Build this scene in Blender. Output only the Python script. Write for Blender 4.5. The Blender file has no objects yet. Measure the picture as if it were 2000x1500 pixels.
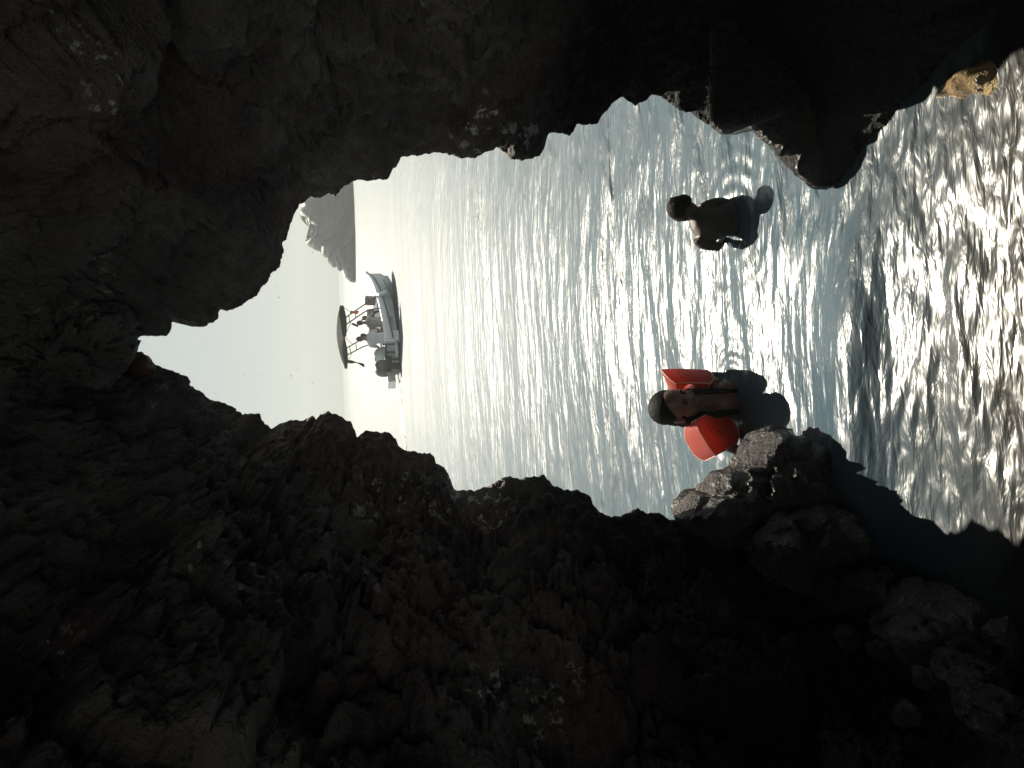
import bpy, bmesh, math, random
import numpy as np
from mathutils import Vector, Matrix
random.seed(4)
S = bpy.context.scene
COL = S.collection
R = math.radians

# ------------------------------------------------------------------ camera
# the phone was held upright and the picture is stored lying on its side:
# the camera is simply rolled, picture-left is the sky side
CAM_H = 1.90
F_PX = 1502.0                       # focal length in pixels of the 2000 px long side
PITCH, ROLL = R(12.36), R(-2.5)
CAMP = np.array([0.0, 0.0, CAM_H])
_X = np.array([1.0, 0, 0])
_F = np.array([0, math.cos(PITCH), -math.sin(PITCH)])
_D0 = np.array([0, -math.sin(PITCH), -math.cos(PITCH)])
_R = math.cos(ROLL) * _X - math.sin(ROLL) * _D0
_D = math.sin(ROLL) * _X + math.cos(ROLL) * _D0

def ray(px, py):
    """direction of a photo pixel (2000x1500 frame)"""
    u = (1500 - py) - 750.0
    v = px - 1000.0
    return _F + _R * (u / F_PX) + _D * (v / F_PX)

def at_y(px, py, Y):
    d = ray(px, py)
    return CAMP + d * (Y / d[1])

def on_water(px, py, z=0.0):
    d = ray(px, py)
    return CAMP + d * ((z - CAM_H) / d[2])

cam_d = bpy.data.cameras.new('camera')
cam = bpy.data.objects.new('camera', cam_d)
COL.objects.link(cam)
cam_d.sensor_width = 36.0
cam_d.sensor_fit = 'HORIZONTAL'
cam_d.lens = 36.0 * F_PX / 2000.0
cam_d.clip_start = 0.05
cam_d.clip_end = 100000
M = Matrix.Identity(4)
for i, ax in enumerate((_D, _R, -_F)):
    for k in range(3):
        M[k][i] = ax[k]
M.translation = Vector(CAMP)
cam.matrix_world = M
S.camera = cam

# ------------------------------------------------------------------ noise (numpy)
_rng = np.random.RandomState(11)
_P = _rng.permutation(512)
_G = _rng.normal(size=(512, 3)); _G /= np.linalg.norm(_G, axis=1)[:, None]
_V = _rng.rand(512, 3)

def _hash(i, j, k):
    return _P[(_P[(_P[i & 511] + j) & 511] + k) & 511]

def perlin(p):
    p = np.asarray(p, dtype=np.float64)
    i = np.floor(p).astype(np.int64); f = p - i
    w = f * f * f * (f * (f * 6 - 15) + 10)
    out = np.zeros(len(p))
    for a in (0, 1):
        for b in (0, 1):
            for c in (0, 1):
                g = _G[_hash(i[:, 0] + a, i[:, 1] + b, i[:, 2] + c)]
                d = f - np.array([a, b, c])
                wt = (w[:, 0] if a else 1 - w[:, 0]) * (w[:, 1] if b else 1 - w[:, 1]) * (w[:, 2] if c else 1 - w[:, 2])
                out += wt * np.einsum('ij,ij->i', g, d)
    return out

def fbm(p, n=4, gain=.5, lac=2.03):
    p = np.asarray(p, dtype=np.float64); o = np.zeros(len(p)); a = 1.0
    for k in range(n):
        o += a * perlin(p + 17.3 * k); a *= gain; p = p * lac
    return o

def ridged(p, n=4, gain=.5, lac=2.1):
    p = np.asarray(p, dtype=np.float64); o = np.zeros(len(p)); a = 1.0
    for k in range(n):
        o += a * (1 - np.abs(perlin(p + 9.7 * k)) * 2.0); a *= gain; p = p * lac
    return o

def worley(p, facets=False):
    """F1, F2 and a random value per cell"""
    p = np.asarray(p, dtype=np.float64)
    i = np.floor(p).astype(np.int64)
    off = np.zeros((len(p), 3)); rv = np.zeros((len(p), 3))
    f1 = np.full(len(p), 9.0); f2 = np.full(len(p), 9.0); cid = np.zeros(len(p))
    for a in (-1, 0, 1):
        for b in (-1, 0, 1):
            for c in (-1, 0, 1):
                h = _hash(i[:, 0] + a, i[:, 1] + b, i[:, 2] + c)
                q = i + np.array([a, b, c]) + _V[h]
                d = np.sqrt(((p - q) ** 2).sum(1))
                n1 = d < f1
                f2 = np.where(n1, f1, np.minimum(f2, d))
                cid = np.where(n1, _V[h, 0], cid)
                if facets:
                    off = np.where(n1[:, None], p - q, off); rv = np.where(n1[:, None], _G[(h + 77) & 511], rv)
                f1 = np.where(n1, d, f1)
    if facets: return f1, f2, cid, np.einsum('ij,ij->i', off, rv)      # a tilted plane in every cell: broken stone faces
    return f1, f2, cid

def sstep(a, b, x):
    t = np.clip((x - a) / (b - a), 0, 1)
    return t * t * (3 - 2 * t)

# ------------------------------------------------------------------ object helpers
def tag(o, label=None, cat=None, group=None, kind=None):
    if label: o['label'] = label
    if cat: o['category'] = cat
    if group: o['group'] = group
    if kind: o['kind'] = kind
    return o

def mesh_np(name, V, Fq, mat, parent=None, smooth=True):
    me = bpy.data.meshes.new(name)
    V = np.asarray(V, dtype=np.float32); Fq = np.asarray(Fq, dtype=np.int32)
    nv, nf, k = len(V), len(Fq), Fq.shape[1]
    me.vertices.add(nv); me.vertices.foreach_set('co', V.ravel())
    me.loops.add(nf * k); me.loops.foreach_set('vertex_index', Fq.ravel())
    me.polygons.add(nf)
    me.polygons.foreach_set('loop_start', np.arange(0, nf * k, k, dtype=np.int32))
    me.polygons.foreach_set('loop_total', np.full(nf, k, dtype=np.int32))
    me.polygons.foreach_set('use_smooth', np.full(nf, smooth, dtype=bool))
    me.update(); me.validate()
    if mat: me.materials.append(mat)
    o = bpy.data.objects.new(name, me); COL.objects.link(o)
    if parent: o.parent = parent
    return o

def grid_faces(nr, nc, wrap=False):
    r = np.arange(nr - 1)[:, None]; c = np.arange(nc if wrap else nc - 1)[None, :]
    c2 = (c + 1) % nc
    a = r * nc + c; b = r * nc + c2; d = (r + 1) * nc + c; e = (r + 1) * nc + c2
    return np.stack([a, b, e, d], -1).reshape(-1, 4)

def empty(name, loc=(0, 0, 0), rz=0.0, parent=None):
    o = bpy.data.objects.new(name, None); COL.objects.link(o)
    o.location = loc; o.rotation_euler = (0, 0, rz); o.empty_display_size = .1
    if parent: o.parent = parent
    return o

class MB:
    """collects shapes into one mesh"""
    def __init__(self): self.bm = bmesh.new()
    def box(self, c, s, rot=None, bevel=0.0):
        m = Matrix.Translation(Vector(c))
        if rot is not None: m = m @ rot
        r = bmesh.ops.create_cube(self.bm, size=1.0, matrix=m @ Matrix.Diagonal((s[0], s[1], s[2], 1)))
        if bevel:
            es = list({e for v in r['verts'] for e in v.link_edges})
            bmesh.ops.bevel(self.bm, geom=es, offset=bevel, segments=2, affect='EDGES', profile=.7)
        return self
    def ball(self, c, s, rot=None, seg=20, ring=14):
        m = Matrix.Translation(Vector(c))
        if rot is not None: m = m @ rot
        bmesh.ops.create_uvsphere(self.bm, u_segments=seg, v_segments=ring, radius=1.0, matrix=m @ Matrix.Diagonal((s[0], s[1], s[2], 1)))
        return self
    def tube(self, pts, r, n=10, caps=True, closed=False):
        pts = [Vector(p) for p in pts]
        if not hasattr(r, '__len__'): r = [r] * len(pts)
        rings = []; up = None
        for i, p in enumerate(pts):
            if closed:
                t = pts[(i + 1) % len(pts)] - pts[i - 1]
            else:
                t = (pts[min(i + 1, len(pts) - 1)] - pts[max(i - 1, 0)])
            t.normalize()
            if up is None:
                up = t.orthogonal().normalized()
            up = (up - t * up.dot(t))
            up = up.normalized() if up.length > 1e-6 else t.orthogonal().normalized()
            b = t.cross(up)
            rings.append([self.bm.verts.new(p + (up * math.cos(2 * math.pi * k / n) + b * math.sin(2 * math.pi * k / n)) * r[i]) for k in range(n)])
        m = len(rings)
        for i in range(m if closed else m - 1):
            A, B = rings[i], rings[(i + 1) % m]
            for k in range(n):
                self.bm.faces.new((A[k], A[(k + 1) % n], B[(k + 1) % n], B[k]))
        if caps and not closed:
            self.bm.faces.new(rings[0][::-1]); self.bm.faces.new(rings[-1])
        return self
    def loft(self, rings, caps=True, closed=True):
        L = [[self.bm.verts.new(Vector(p)) for p in r] for r in rings]
        n = len(L[0])
        for A, B in zip(L[:-1], L[1:]):
            for k in range(n if closed else n - 1):
                self.bm.faces.new((A[k], A[(k + 1) % n], B[(k + 1) % n], B[k]))
        if caps and closed:
            self.bm.faces.new(L[0][::-1]); self.bm.faces.new(L[-1])
        return self
    def build(self, name, mat, parent=None, smooth=True, angle=40):
        bmesh.ops.recalc_face_normals(self.bm, faces=self.bm.faces[:])
        me = bpy.data.meshes.new(name); self.bm.to_mesh(me); self.bm.free()
        me.materials.append(mat)
        for p in me.polygons: p.use_smooth = smooth
        if smooth: me.set_sharp_from_angle(angle=R(angle))
        o = bpy.data.objects.new(name, me); COL.objects.link(o)
        if parent: o.parent = parent
        return o

# ------------------------------------------------------------------ material helpers
def new_mat(name):
    m = bpy.data.materials.new(name); m.use_nodes = True
    nt = m.node_tree
    return m, nt, nt.nodes['Principled BSDF']

def node(nt, typ, **kw):
    n = nt.nodes.new(typ)
    for k, v in kw.items():
        if k.startswith('i_'):
            key = k[2:]
            n.inputs[int(key) if key.isdigit() else key.replace('_', ' ')].default_value = v
        else: setattr(n, k, v)
    return n

def ramp(nt, stops):
    n = nt.nodes.new('ShaderNodeValToRGB'); cr = n.color_ramp
    while len(cr.elements) < len(stops): cr.elements.new(.5)
    for e, (p, c) in zip(cr.elements, stops):
        e.position = p
        e.color = (c, c, c, 1) if not hasattr(c, '__len__') else (*c, 1)
    return n

def simple_mat(name, col, rough=.5, metal=0.0, var=.12, scale=20.0, bump=0.0, spec=.5, coat=0.0):
    m, nt, b = new_mat(name)
    tc = node(nt, 'ShaderNodeTexCoord')
    nz = node(nt, 'ShaderNodeTexNoise', i_Scale=scale, i_Detail=5.0)
    nt.links.new(tc.outputs['Object'], nz.inputs['Vector'])
    lo = tuple(c * (1 - var) for c in col); hi = tuple(min(1, c * (1 + var)) for c in col)
    rp = ramp(nt, [(.3, lo), (.7, hi)])
    nt.links.new(nz.outputs['Fac'], rp.inputs['Fac'])
    nt.links.new(rp.outputs['Color'], b.inputs['Base Color'])
    b.inputs['Roughness'].default_value = rough
    b.inputs['Metallic'].default_value = metal
    b.inputs['Specular IOR Level'].default_value = spec
    b.inputs['Coat Weight'].default_value = coat
    if bump:
        bp = node(nt, 'ShaderNodeBump', i_Strength=bump, i_Distance=.01)
        nt.links.new(nz.outputs['Fac'], bp.inputs['Height'])
        nt.links.new(bp.outputs['Normal'], b.inputs['Normal'])
    return m
# ------------------------------------------------------------------ light
SUN_EL, SUN_AZ = R(45), R(5)         # ahead of the camera, a little to the left
w = bpy.data.worlds.new('World'); S.world = w; w.use_nodes = True
nt = w.node_tree
sky = nt.nodes.new('ShaderNodeTexSky'); sky.sky_type = 'NISHITA'
sky.sun_disc = False; sky.sun_elevation = SUN_EL; sky.sun_rotation = SUN_AZ
sky.air_density = 1.0; sky.dust_density = 1.2; sky.ozone_density = 1.0
# a veil of even, pale high haze over the clear-sky model
hz = nt.nodes.new('ShaderNodeMix'); hz.data_type = 'RGBA'; hz.inputs[0].default_value = .88
hz.inputs[7].default_value = (4.5, 4.85, 4.7, 1)
nt.links.new(sky.outputs[0], hz.inputs[6]); nt.links.new(hz.outputs[2], nt.nodes['Background'].inputs[0])
nt.nodes['Background'].inputs[1].default_value = 0.05
sd = bpy.data.lights.new('sun', 'SUN'); sd.energy = 5.0; sd.angle = R(.53); sd.color = (1.0, .92, .76)
sun = bpy.data.objects.new('sun', sd); COL.objects.link(sun)
dirv = Vector((math.sin(SUN_AZ) * math.cos(SUN_EL), math.cos(SUN_AZ) * math.cos(SUN_EL), math.sin(SUN_EL)))
sun.rotation_euler = dirv.to_track_quat('Z', 'Y').to_euler()
sun.location = dirv * 50
S.view_settings.view_transform = 'Standard'; S.view_settings.look = 'None'
S.view_settings.gamma = 1.0; S.view_settings.exposure = 1.15
S.cycles.max_bounces = 8; S.cycles.diffuse_bounces = 4; S.cycles.glossy_bounces = 4
S.cycles.caustics_reflective = False; S.cycles.caustics_refractive = False

# ------------------------------------------------------------------ sea haze
HAZE_D = .0030
hb = MB(); hb.box((0, 290, 14.5), (600, 620, 31))
hm = bpy.data.materials.new('sea_haze'); hm.use_nodes = True
hnt = hm.node_tree; hnt.nodes.remove(hnt.nodes['Principled BSDF'])
pv = hnt.nodes.new('ShaderNodeVolumePrincipled'); pv.inputs['Color'].default_value = (.80, .86, .87, 1)
pv.inputs['Density'].default_value = HAZE_D; pv.inputs['Anisotropy'].default_value = 0.0
hnt.links.new(pv.outputs[0], hnt.nodes['Material Output'].inputs['Volume'])
haze = hb.build('haze', hm, smooth=False)
tag(haze, 'pale sea haze veiling the far headland', kind='stuff')
# ------------------------------------------------------------------ rock material
def rock_mat(name, dark, mid, red, fleck, rough=.62, scale=1.0, fleck_amt=.57, bump=1.0, foot_shade=False):
    m, nt, b = new_mat(name); L = nt.links.new
    g = node(nt, 'ShaderNodeNewGeometry')
    mp = node(nt, 'ShaderNodeMapping'); mp.inputs['Scale'].default_value = (scale,) * 3
    L(g.outputs['Position'], mp.inputs['Vector'])
    n1 = node(nt, 'ShaderNodeTexNoise', i_Scale=2.2, i_Detail=7.0, i_Roughness=.6, i_Distortion=.6)
    n2 = node(nt, 'ShaderNodeTexNoise', i_Scale=.9, i_Detail=4.0, i_Distortion=.8)
    n3 = node(nt, 'ShaderNodeTexNoise', i_Scale=26.0, i_Detail=6.0, i_Roughness=.65)
    vo = node(nt, 'ShaderNodeTexVoronoi', i_Scale=17.0, i_Randomness=1.0)
    n4 = node(nt, 'ShaderNodeTexNoise', i_Scale=1.7, i_Detail=3.0)
    for n in (n1, n2, n3, n4): L(mp.outputs[0], n.inputs['Vector'])
    wv = node(nt, 'ShaderNodeVectorMath', operation='MULTIPLY_ADD')
    L(n3.outputs['Color'], wv.inputs[0]); wv.inputs[1].default_value = (.16,) * 3; L(mp.outputs[0], wv.inputs[2])
    L(wv.outputs[0], vo.inputs['Vector'])
    r1 = ramp(nt, [(.32, dark), (.62, mid)]); L(n1.outputs['Fac'], r1.inputs['Fac'])
    r2 = ramp(nt, [(.50, 0.0), (.66, .8)]); L(n2.outputs['Fac'], r2.inputs['Fac'])
    mx = node(nt, 'ShaderNodeMix', data_type='RGBA'); L(r2.outputs[0], mx.inputs[0]); L(r1.outputs[0], mx.inputs[6]); mx.inputs[7].default_value = (*red, 1)
    # pale mineral flecks, only in some veins of the rock
    rf = ramp(nt, [(.20, 1.0), (.36, 0.0)]); L(vo.outputs['Distance'], rf.inputs['Fac'])
    r4 = ramp(nt, [(fleck_amt, 0.0), (fleck_amt + .06, 1.0)]); L(n4.outputs['Fac'], r4.inputs['Fac'])
    mf = node(nt, 'ShaderNodeMath', operation='MULTIPLY'); L(rf.outputs[0], mf.inputs[0]); L(r4.outputs[0], mf.inputs[1])
    m2 = node(nt, 'ShaderNodeMix', data_type='RGBA'); L(mf.outputs[0], m2.inputs[0]); L(mx.outputs[2], m2.inputs[6]); m2.inputs[7].default_value = (*fleck, 1)
    last = m2.outputs[2]
    if foot_shade:      # shade painted near-black over the lower rock
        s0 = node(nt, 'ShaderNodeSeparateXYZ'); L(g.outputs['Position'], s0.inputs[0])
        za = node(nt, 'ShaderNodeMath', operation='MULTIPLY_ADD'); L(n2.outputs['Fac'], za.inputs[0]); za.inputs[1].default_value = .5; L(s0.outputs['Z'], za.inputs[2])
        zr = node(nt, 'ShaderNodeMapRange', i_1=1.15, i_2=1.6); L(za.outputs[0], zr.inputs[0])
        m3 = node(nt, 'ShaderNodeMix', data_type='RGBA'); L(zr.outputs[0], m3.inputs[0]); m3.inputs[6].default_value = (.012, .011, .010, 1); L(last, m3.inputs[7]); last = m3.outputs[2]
    L(last, b.inputs['Base Color'])
    # wet and smooth close to the water line
    sx = node(nt, 'ShaderNodeSeparateXYZ'); L(g.outputs['Position'], sx.inputs[0])
    wz = node(nt, 'ShaderNodeMapRange', i_1=.15, i_2=.75, i_3=.22, i_4=rough); L(sx.outputs['Z'], wz.inputs[0])
    if foot_shade: b.inputs['Roughness'].default_value = rough
    else: L(wz.outputs[0], b.inputs['Roughness'])
    b.inputs['Specular IOR Level'].default_value = .22 if foot_shade else .38
    n5 = node(nt, 'ShaderNodeTexNoise', i_Scale=70.0, i_Detail=4.0); L(mp.outputs[0], n5.inputs['Vector'])
    ad = node(nt, 'ShaderNodeMath', operation='MULTIPLY_ADD'); L(n5.outputs['Fac'], ad.inputs[0]); ad.inputs[1].default_value = .35; L(n3.outputs['Fac'], ad.inputs[2])
    bp = node(nt, 'ShaderNodeBump', i_Strength=bump, i_Distance=.045); L(ad.outputs[0], bp.inputs['Height'])
    L(bp.outputs[0], b.inputs['Normal'])
    return m
ROCK = rock_mat('cave_rock_stone', (.075, .060, .060), (.255, .222, .205), (.25, .150, .125), (.85, .82, .78), foot_shade=True)
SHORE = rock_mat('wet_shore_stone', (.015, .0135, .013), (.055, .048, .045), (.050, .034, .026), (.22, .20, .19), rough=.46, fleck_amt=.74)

# ------------------------------------------------------------------ the cave: a funnel of rock with a traced mouth
# mouth outline: (picture x, picture y, metres ahead)
RIGHT = [(250,692,5.6),(272,657,5.6),(300,653,5.5),(312,657,5.5),(318,648,5.5),(328,657,5.5),(333,640,5.5),(340,614,5.45),(358,628,5.4),(375,638,5.4),(400,639,5.35),(425,625,5.3),
 (430,605,5.3),(445,608,5.25),(470,597,5.25),(500,578,5.2),(525,548,5.2),(527,535,5.2),(545,520,5.15),(555,490,5.15),(552,478,5.15),(562,460,5.1),(567,440,5.1),(577,415,5.1),
 (588,398,5.05),(598,396,5.0),(605,385,5.0),(625,388,5.0),(640,378,5.0),(655,383,4.95),(672,365,4.95),(685,355,4.9),(700,352,4.9),(735,352,4.85),(757,348,4.8),(765,335,4.8),(775,325,4.8),
 (785,306,4.75),(800,307,4.75),(830,300,4.7),(870,299,4.65),(900,309,4.6),(925,309,4.55),(945,299,4.5),(970,288,4.45),(985,297,4.45),(1000,312,4.4),(1020,316,4.35),(1055,306,4.3),(1063,290,4.3),
 (1070,262,4.3),(1075,257,4.3),(1095,263,4.25),(1112,266,4.2),(1120,258,4.2),(1128,243,4.15),(1150,244,4.1),(1165,243,4.05),(1180,222,4.0),(1200,196,3.95),(1215,190,3.95),(1225,196,3.9),(1240,206,3.85),
 (1260,196,3.8),(1270,185,3.8),(1290,187,3.75),(1305,200,3.7),(1325,214,3.65),(1350,220,3.6),(1365,232,3.55),(1380,242,3.5),(1390,243,3.5),(1392,250,3.45),(1410,260,3.4),(1430,260,3.35),(1450,253,3.3),
 (1470,248,3.25),(1478,265,3.2),(1500,280,3.15),(1513,288,3.1),(1518,302,3.1),(1540,305,3.0),(1545,330,2.95),(1555,343,2.9),(1575,355,2.8),(1590,364,2.75),(1620,367,2.65)]
LEFT = [(262,690,5.6),(275,690,5.6),(290,697,5.6),(298,712,5.6),(320,718,5.6),(345,728,5.6),(370,738,5.6),(373,752,5.6),(395,765,5.55),(410,780,5.55),(430,785,5.5),(455,795,5.5),(475,808,5.45),(478,818,5.45),(480,806,5.45),
 (505,810,5.4),(515,825,5.4),(530,838,5.4),(545,828,5.4),(570,820,5.35),(590,822,5.3),(610,812,5.3),(617,820,5.3),(625,810,5.25),(640,805,5.25),(655,808,5.2),(670,818,5.2),(685,822,5.2),(692,840,5.15),(697,855,5.15),
 (712,843,5.1),(735,841,5.1),(762,847,5.05),(775,858,5.0),(778,872,5.0),(790,878,5.0),(820,885,4.95),(848,888,4.9),(852,905,4.85),(870,915,4.8),(880,935,4.75),(887,955,4.7),(925,957,4.65),(945,951,4.6),(965,945,4.5),
 (985,932,4.45),(1010,935,4.4),(1040,930,4.35),(1063,928,4.3),(1080,945,4.25),(1100,955,4.2),(1130,957,4.15),(1150,965,4.1),(1158,985,4.0),(1175,1003,3.95),(1195,1010,3.9),(1215,1005,3.85),(1245,992,3.8),(1265,1002,3.75),
 (1290,1003,3.7),(1310,1013,3.6),(1340,1022,3.5),(1400,1035,3.3),(1480,1055,3.1),(1560,1075,2.9),(1640,1095,2.72)]
near = lambda Y: 2.65 + (Y - 2.65) * .30           # the mouth is close: nearly one plane three metres ahead
pts = [at_y(q[0], q[1], near(q[2])) for q in LEFT[::-1]] + [at_y(q[0], q[1], near(q[2])) for q in RIGHT]
pix = [np.array(q[:2], float) for q in LEFT[::-1]] + [np.array(q[:2], float) for q in RIGHT]
a0 = pts[0].copy(); a0[2] = -.7; a1 = pts[-1].copy(); a1[2] = -.7; a1[0] += .05
pts = [a0] + pts + [a1]; pix = [pix[0] + [150, 40]] + pix + [pix[-1] + [150, 10]]
pts = np.array(pts); pix = np.array(pix)
seg = np.r_[0, np.cumsum(np.linalg.norm(np.diff(pix, axis=0), axis=1))]
NS = 1250
ss = np.linspace(0, seg[-1], NS)
E = np.stack([np.interp(ss, seg, pts[:, k]) for k in range(3)], 1)
# outward direction, smoothed along the outline
cx, cz = .18, 1.5
nn = np.stack([(E[:, 0] - cx) / .55, np.maximum(E[:, 2] - cz, 0) / 1.35], 1)
ker = np.exp(-np.linspace(-2.2, 2.2, 161) ** 2); ker /= ker.sum()
for k in range(2):
    nn[:, k] = np.convolve(np.pad(nn[:, k], 80, mode='edge'), ker, mode='valid')
nn /= np.linalg.norm(nn, axis=1)[:, None]
N3 = np.stack([nn[:, 0], np.zeros(NS), nn[:, 1]], 1)
sl = ss / seg[-1]
# how fast the wall opens towards the camera (metres per metre)
dR = seg[-1] - ss
open_a = .44 - .23 * np.exp(-(dR / 330.0) ** 2) - .04 * sstep(900, 0, ss)
k2 = np.exp(-np.linspace(-2.3, 2.3, 141) ** 2); k2 /= k2.sum()
Es = np.stack([np.convolve(np.pad(E[:, k], 70, mode='edge'), k2, mode='valid') for k in range(3)], 1)
NI, NB, NF = 250, 26, 16
Ylim = .9
rows = []
prm = []
fl = [2.2, 1.2, .75, .62, .55, .5, .46, .40, .34, .28, .22, .16, .11, .07, .035, .014]      # outer face, metres beyond the mouth
fw = [9.0, 6.0, 3.6, 2.4, 1.6, 1.1, .8, .58, .42, .30, .21, .14, .09, .055, .03, .012]
for a, b in zip(fl, fw):
    shade_brow = a + 1.05 * min(b, 1.2) * sstep(.80, .98, nn[:, 1])          # unseen brow added above the roof to shade the nearest water
    rows.append(E + N3 * b + np.stack([0 * shade_brow, shade_brow, 0 * shade_brow], 1)); prm.append(np.full(NS, -a))
for k in range(NI):
    t = k / (NI - 1)
    Lk = (E[:, 1] - Ylim) * t
    wk = open_a * np.minimum(Lk, 1.3) + np.minimum(open_a, .36) * np.maximum(Lk - 1.3, 0) + .035 * (1 - np.exp(-Lk / .08))
    rows.append(E + (Es - E) * sstep(0, .5, Lk)[:, None] + N3 * wk[:, None] - np.stack([0 * Lk, Lk, 0 * Lk], 1)); prm.append(Lk)
last = rows[-1]
for k in range(1, NB + 1):
    t = k / NB
    # unseen opening added at left behind the camera for fill light; the right wall carries on and curves round
    left = sstep(.15, -.5, N3[:, 0])
    yy = Ylim - t * (3.9 - 3.0 * left)
    p = last.copy(); p[:, 1] = yy
    p += N3 * (.55 * sstep(.1, 1.0, t))
    p[:, 0] -= 2.6 * sstep(.45, 1.0, t) * np.clip(N3[:, 0] + .15, 0, 1)
    rows.append(p); prm.append(np.full(NS, 9.0))
P = np.concatenate(rows); T = np.concatenate(prm); NN = np.tile(N3, (len(rows), 1))
edge = np.abs(T)
big = sstep(.04, .8, edge); med = sstep(0, .28, edge)
Q = P * 1.45
Pw = Q + .25 * np.stack([fbm(Q * .9 + 3, 2), fbm(Q * .9 + 31, 2), fbm(Q * .9 + 57, 2)], 1)
# sloping strata: squeeze one direction so blocks become slabs
ax = np.array([.55, -.35, .76]); ax /= np.linalg.norm(ax)
def slab(q, k): return q + np.outer(q @ ax, ax) * (k - 1)
f1, f2, cid, tl = worley(slab(Pw, 1.7) * 1.15, True)
d = big * (.20 * cid + .16 * tl + .05 * (1 - sstep(0, .10, f2 - f1)))
f1, f2, cid, tl = worley(slab(Pw, 1.9) * 3.1 + 5, True)
d += med * (.055 * cid + .065 * tl + .012 * (1 - sstep(0, .10, f2 - f1)))
f1, f2, cid, tl = worley(slab(Q + .04 * Pw, 1.6) * 8.5 + 11, True)
d += sstep(-.02, .2, edge) * (.024 * cid + .034 * tl)
f1, f2, cid, tl = worley(slab(Q + .03 * Pw, 1.5) * 21 + 3, True)
d += sstep(-.02, .15, edge) * (.010 * cid + .014 * tl)
d += med * .05 * np.maximum(0, fbm(Q * 2.3 + 8, 3)) + big * .08 * (1 - np.clip(ridged(slab(Q, 1.8) * 1.6, 3) / 1.9, 0, 1))
fine = .010 * fbm(Q * 16, 3) + .009 * fbm(Q * 40 + 4, 3) + .012 * fbm(Q * 6 + 2, 2) * (.35 + .65 * med)
front = (T < -.1)
d += np.where(front, .35 * fbm(P * .6, 4) * sstep(.1, .6, edge), 0)
calm = np.tile(1 - .85 * sstep(620, 300, dR), len(rows))      # the water-worn bulge by the entrance is smooth
d = d * calm
P = P + NN * (d + fine * (.3 + .7 * calm))[:, None]
P[:, 1] += .6 * fine + .02 * fbm(Q * 5 + 40, 2) * med
nrow = len(rows)
Fq = grid_faces(nrow, NS)
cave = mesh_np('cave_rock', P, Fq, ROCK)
tag(cave, 'dark rugged rock walls and roof of the sea cave framing its mouth', kind='structure')
# ------------------------------------------------------------------ water
def water_mat():
    m, nt, b = new_mat('sea_water'); L = nt.links.new
    g = node(nt, 'ShaderNodeNewGeometry')
    # base colour: deep blue-green at sea, greyer in the cave mouth, roof's shade painted near-black close in
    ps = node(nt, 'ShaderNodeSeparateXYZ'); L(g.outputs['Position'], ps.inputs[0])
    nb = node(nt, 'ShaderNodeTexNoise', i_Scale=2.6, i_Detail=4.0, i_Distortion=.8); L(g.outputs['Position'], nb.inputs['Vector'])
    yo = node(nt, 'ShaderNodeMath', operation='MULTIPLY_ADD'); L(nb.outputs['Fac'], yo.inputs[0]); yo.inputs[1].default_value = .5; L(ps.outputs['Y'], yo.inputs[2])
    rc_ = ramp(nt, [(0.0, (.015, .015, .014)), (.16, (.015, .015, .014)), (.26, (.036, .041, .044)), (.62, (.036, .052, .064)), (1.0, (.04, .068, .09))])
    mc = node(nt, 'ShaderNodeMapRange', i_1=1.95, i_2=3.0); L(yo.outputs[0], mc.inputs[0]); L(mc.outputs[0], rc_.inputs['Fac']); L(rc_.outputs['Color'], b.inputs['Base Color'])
    # smooth ripples inside the cave, a finer wind-roughened surface out at sea
    sp = node(nt, 'ShaderNodeSeparateXYZ'); L(g.outputs['Position'], sp.inputs[0])
    mr = node(nt, 'ShaderNodeMapRange', i_1=1.8, i_2=16.0); L(sp.outputs['Y'], mr.inputs[0])
    rr = ramp(nt, [(0.0, .27), (.05, .27), (.09, .25), (.35, .34), (1.0, .48)]); L(mr.outputs[0], rr.inputs['Fac']); L(rr.outputs['Color'], b.inputs['Roughness'])
    b.inputs['IOR'].default_value = 1.33
    mp = node(nt, 'ShaderNodeMapping'); mp.inputs['Scale'].default_value = (.30, 1.0, 1.0); mp.inputs['Rotation'].default_value = (0, 0, R(6))
    L(g.outputs['Position'], mp.inputs['Vector'])
    n1 = node(nt, 'ShaderNodeTexNoise', i_Scale=22.0, i_Detail=3.0, i_Roughness=.5, i_Distortion=.4)
    n2 = node(nt, 'ShaderNodeTexNoise', i_Scale=6.0, i_Detail=2.0, i_Distortion=.3)
    L(mp.outputs[0], n1.inputs['Vector']); L(mp.outputs[0], n2.inputs['Vector'])
    b1 = node(nt, 'ShaderNodeBump', i_Strength=1.0, i_Distance=.04); L(n2.outputs['Fac'], b1.inputs['Height'])
    b2 = node(nt, 'ShaderNodeBump', i_Strength=1.0, i_Distance=.012); L(n1.outputs['Fac'], b2.inputs['Height'])
    nw = node(nt, 'ShaderNodeTexNoise', i_Scale=.35, i_Detail=3.0); L(mp.outputs[0], nw.inputs['Vector'])      # wind patches
    rw = ramp(nt, [(.35, .55), (.62, 1.0)]); L(nw.outputs['Fac'], rw.inputs['Fac']); L(rw.outputs['Color'], b1.inputs['Strength']); L(rw.outputs['Color'], b2.inputs['Strength'])
    L(b1.outputs[0], b2.inputs['Normal']); L(b2.outputs[0], b.inputs['Normal'])
    return m
WATER = water_mat()

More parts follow.
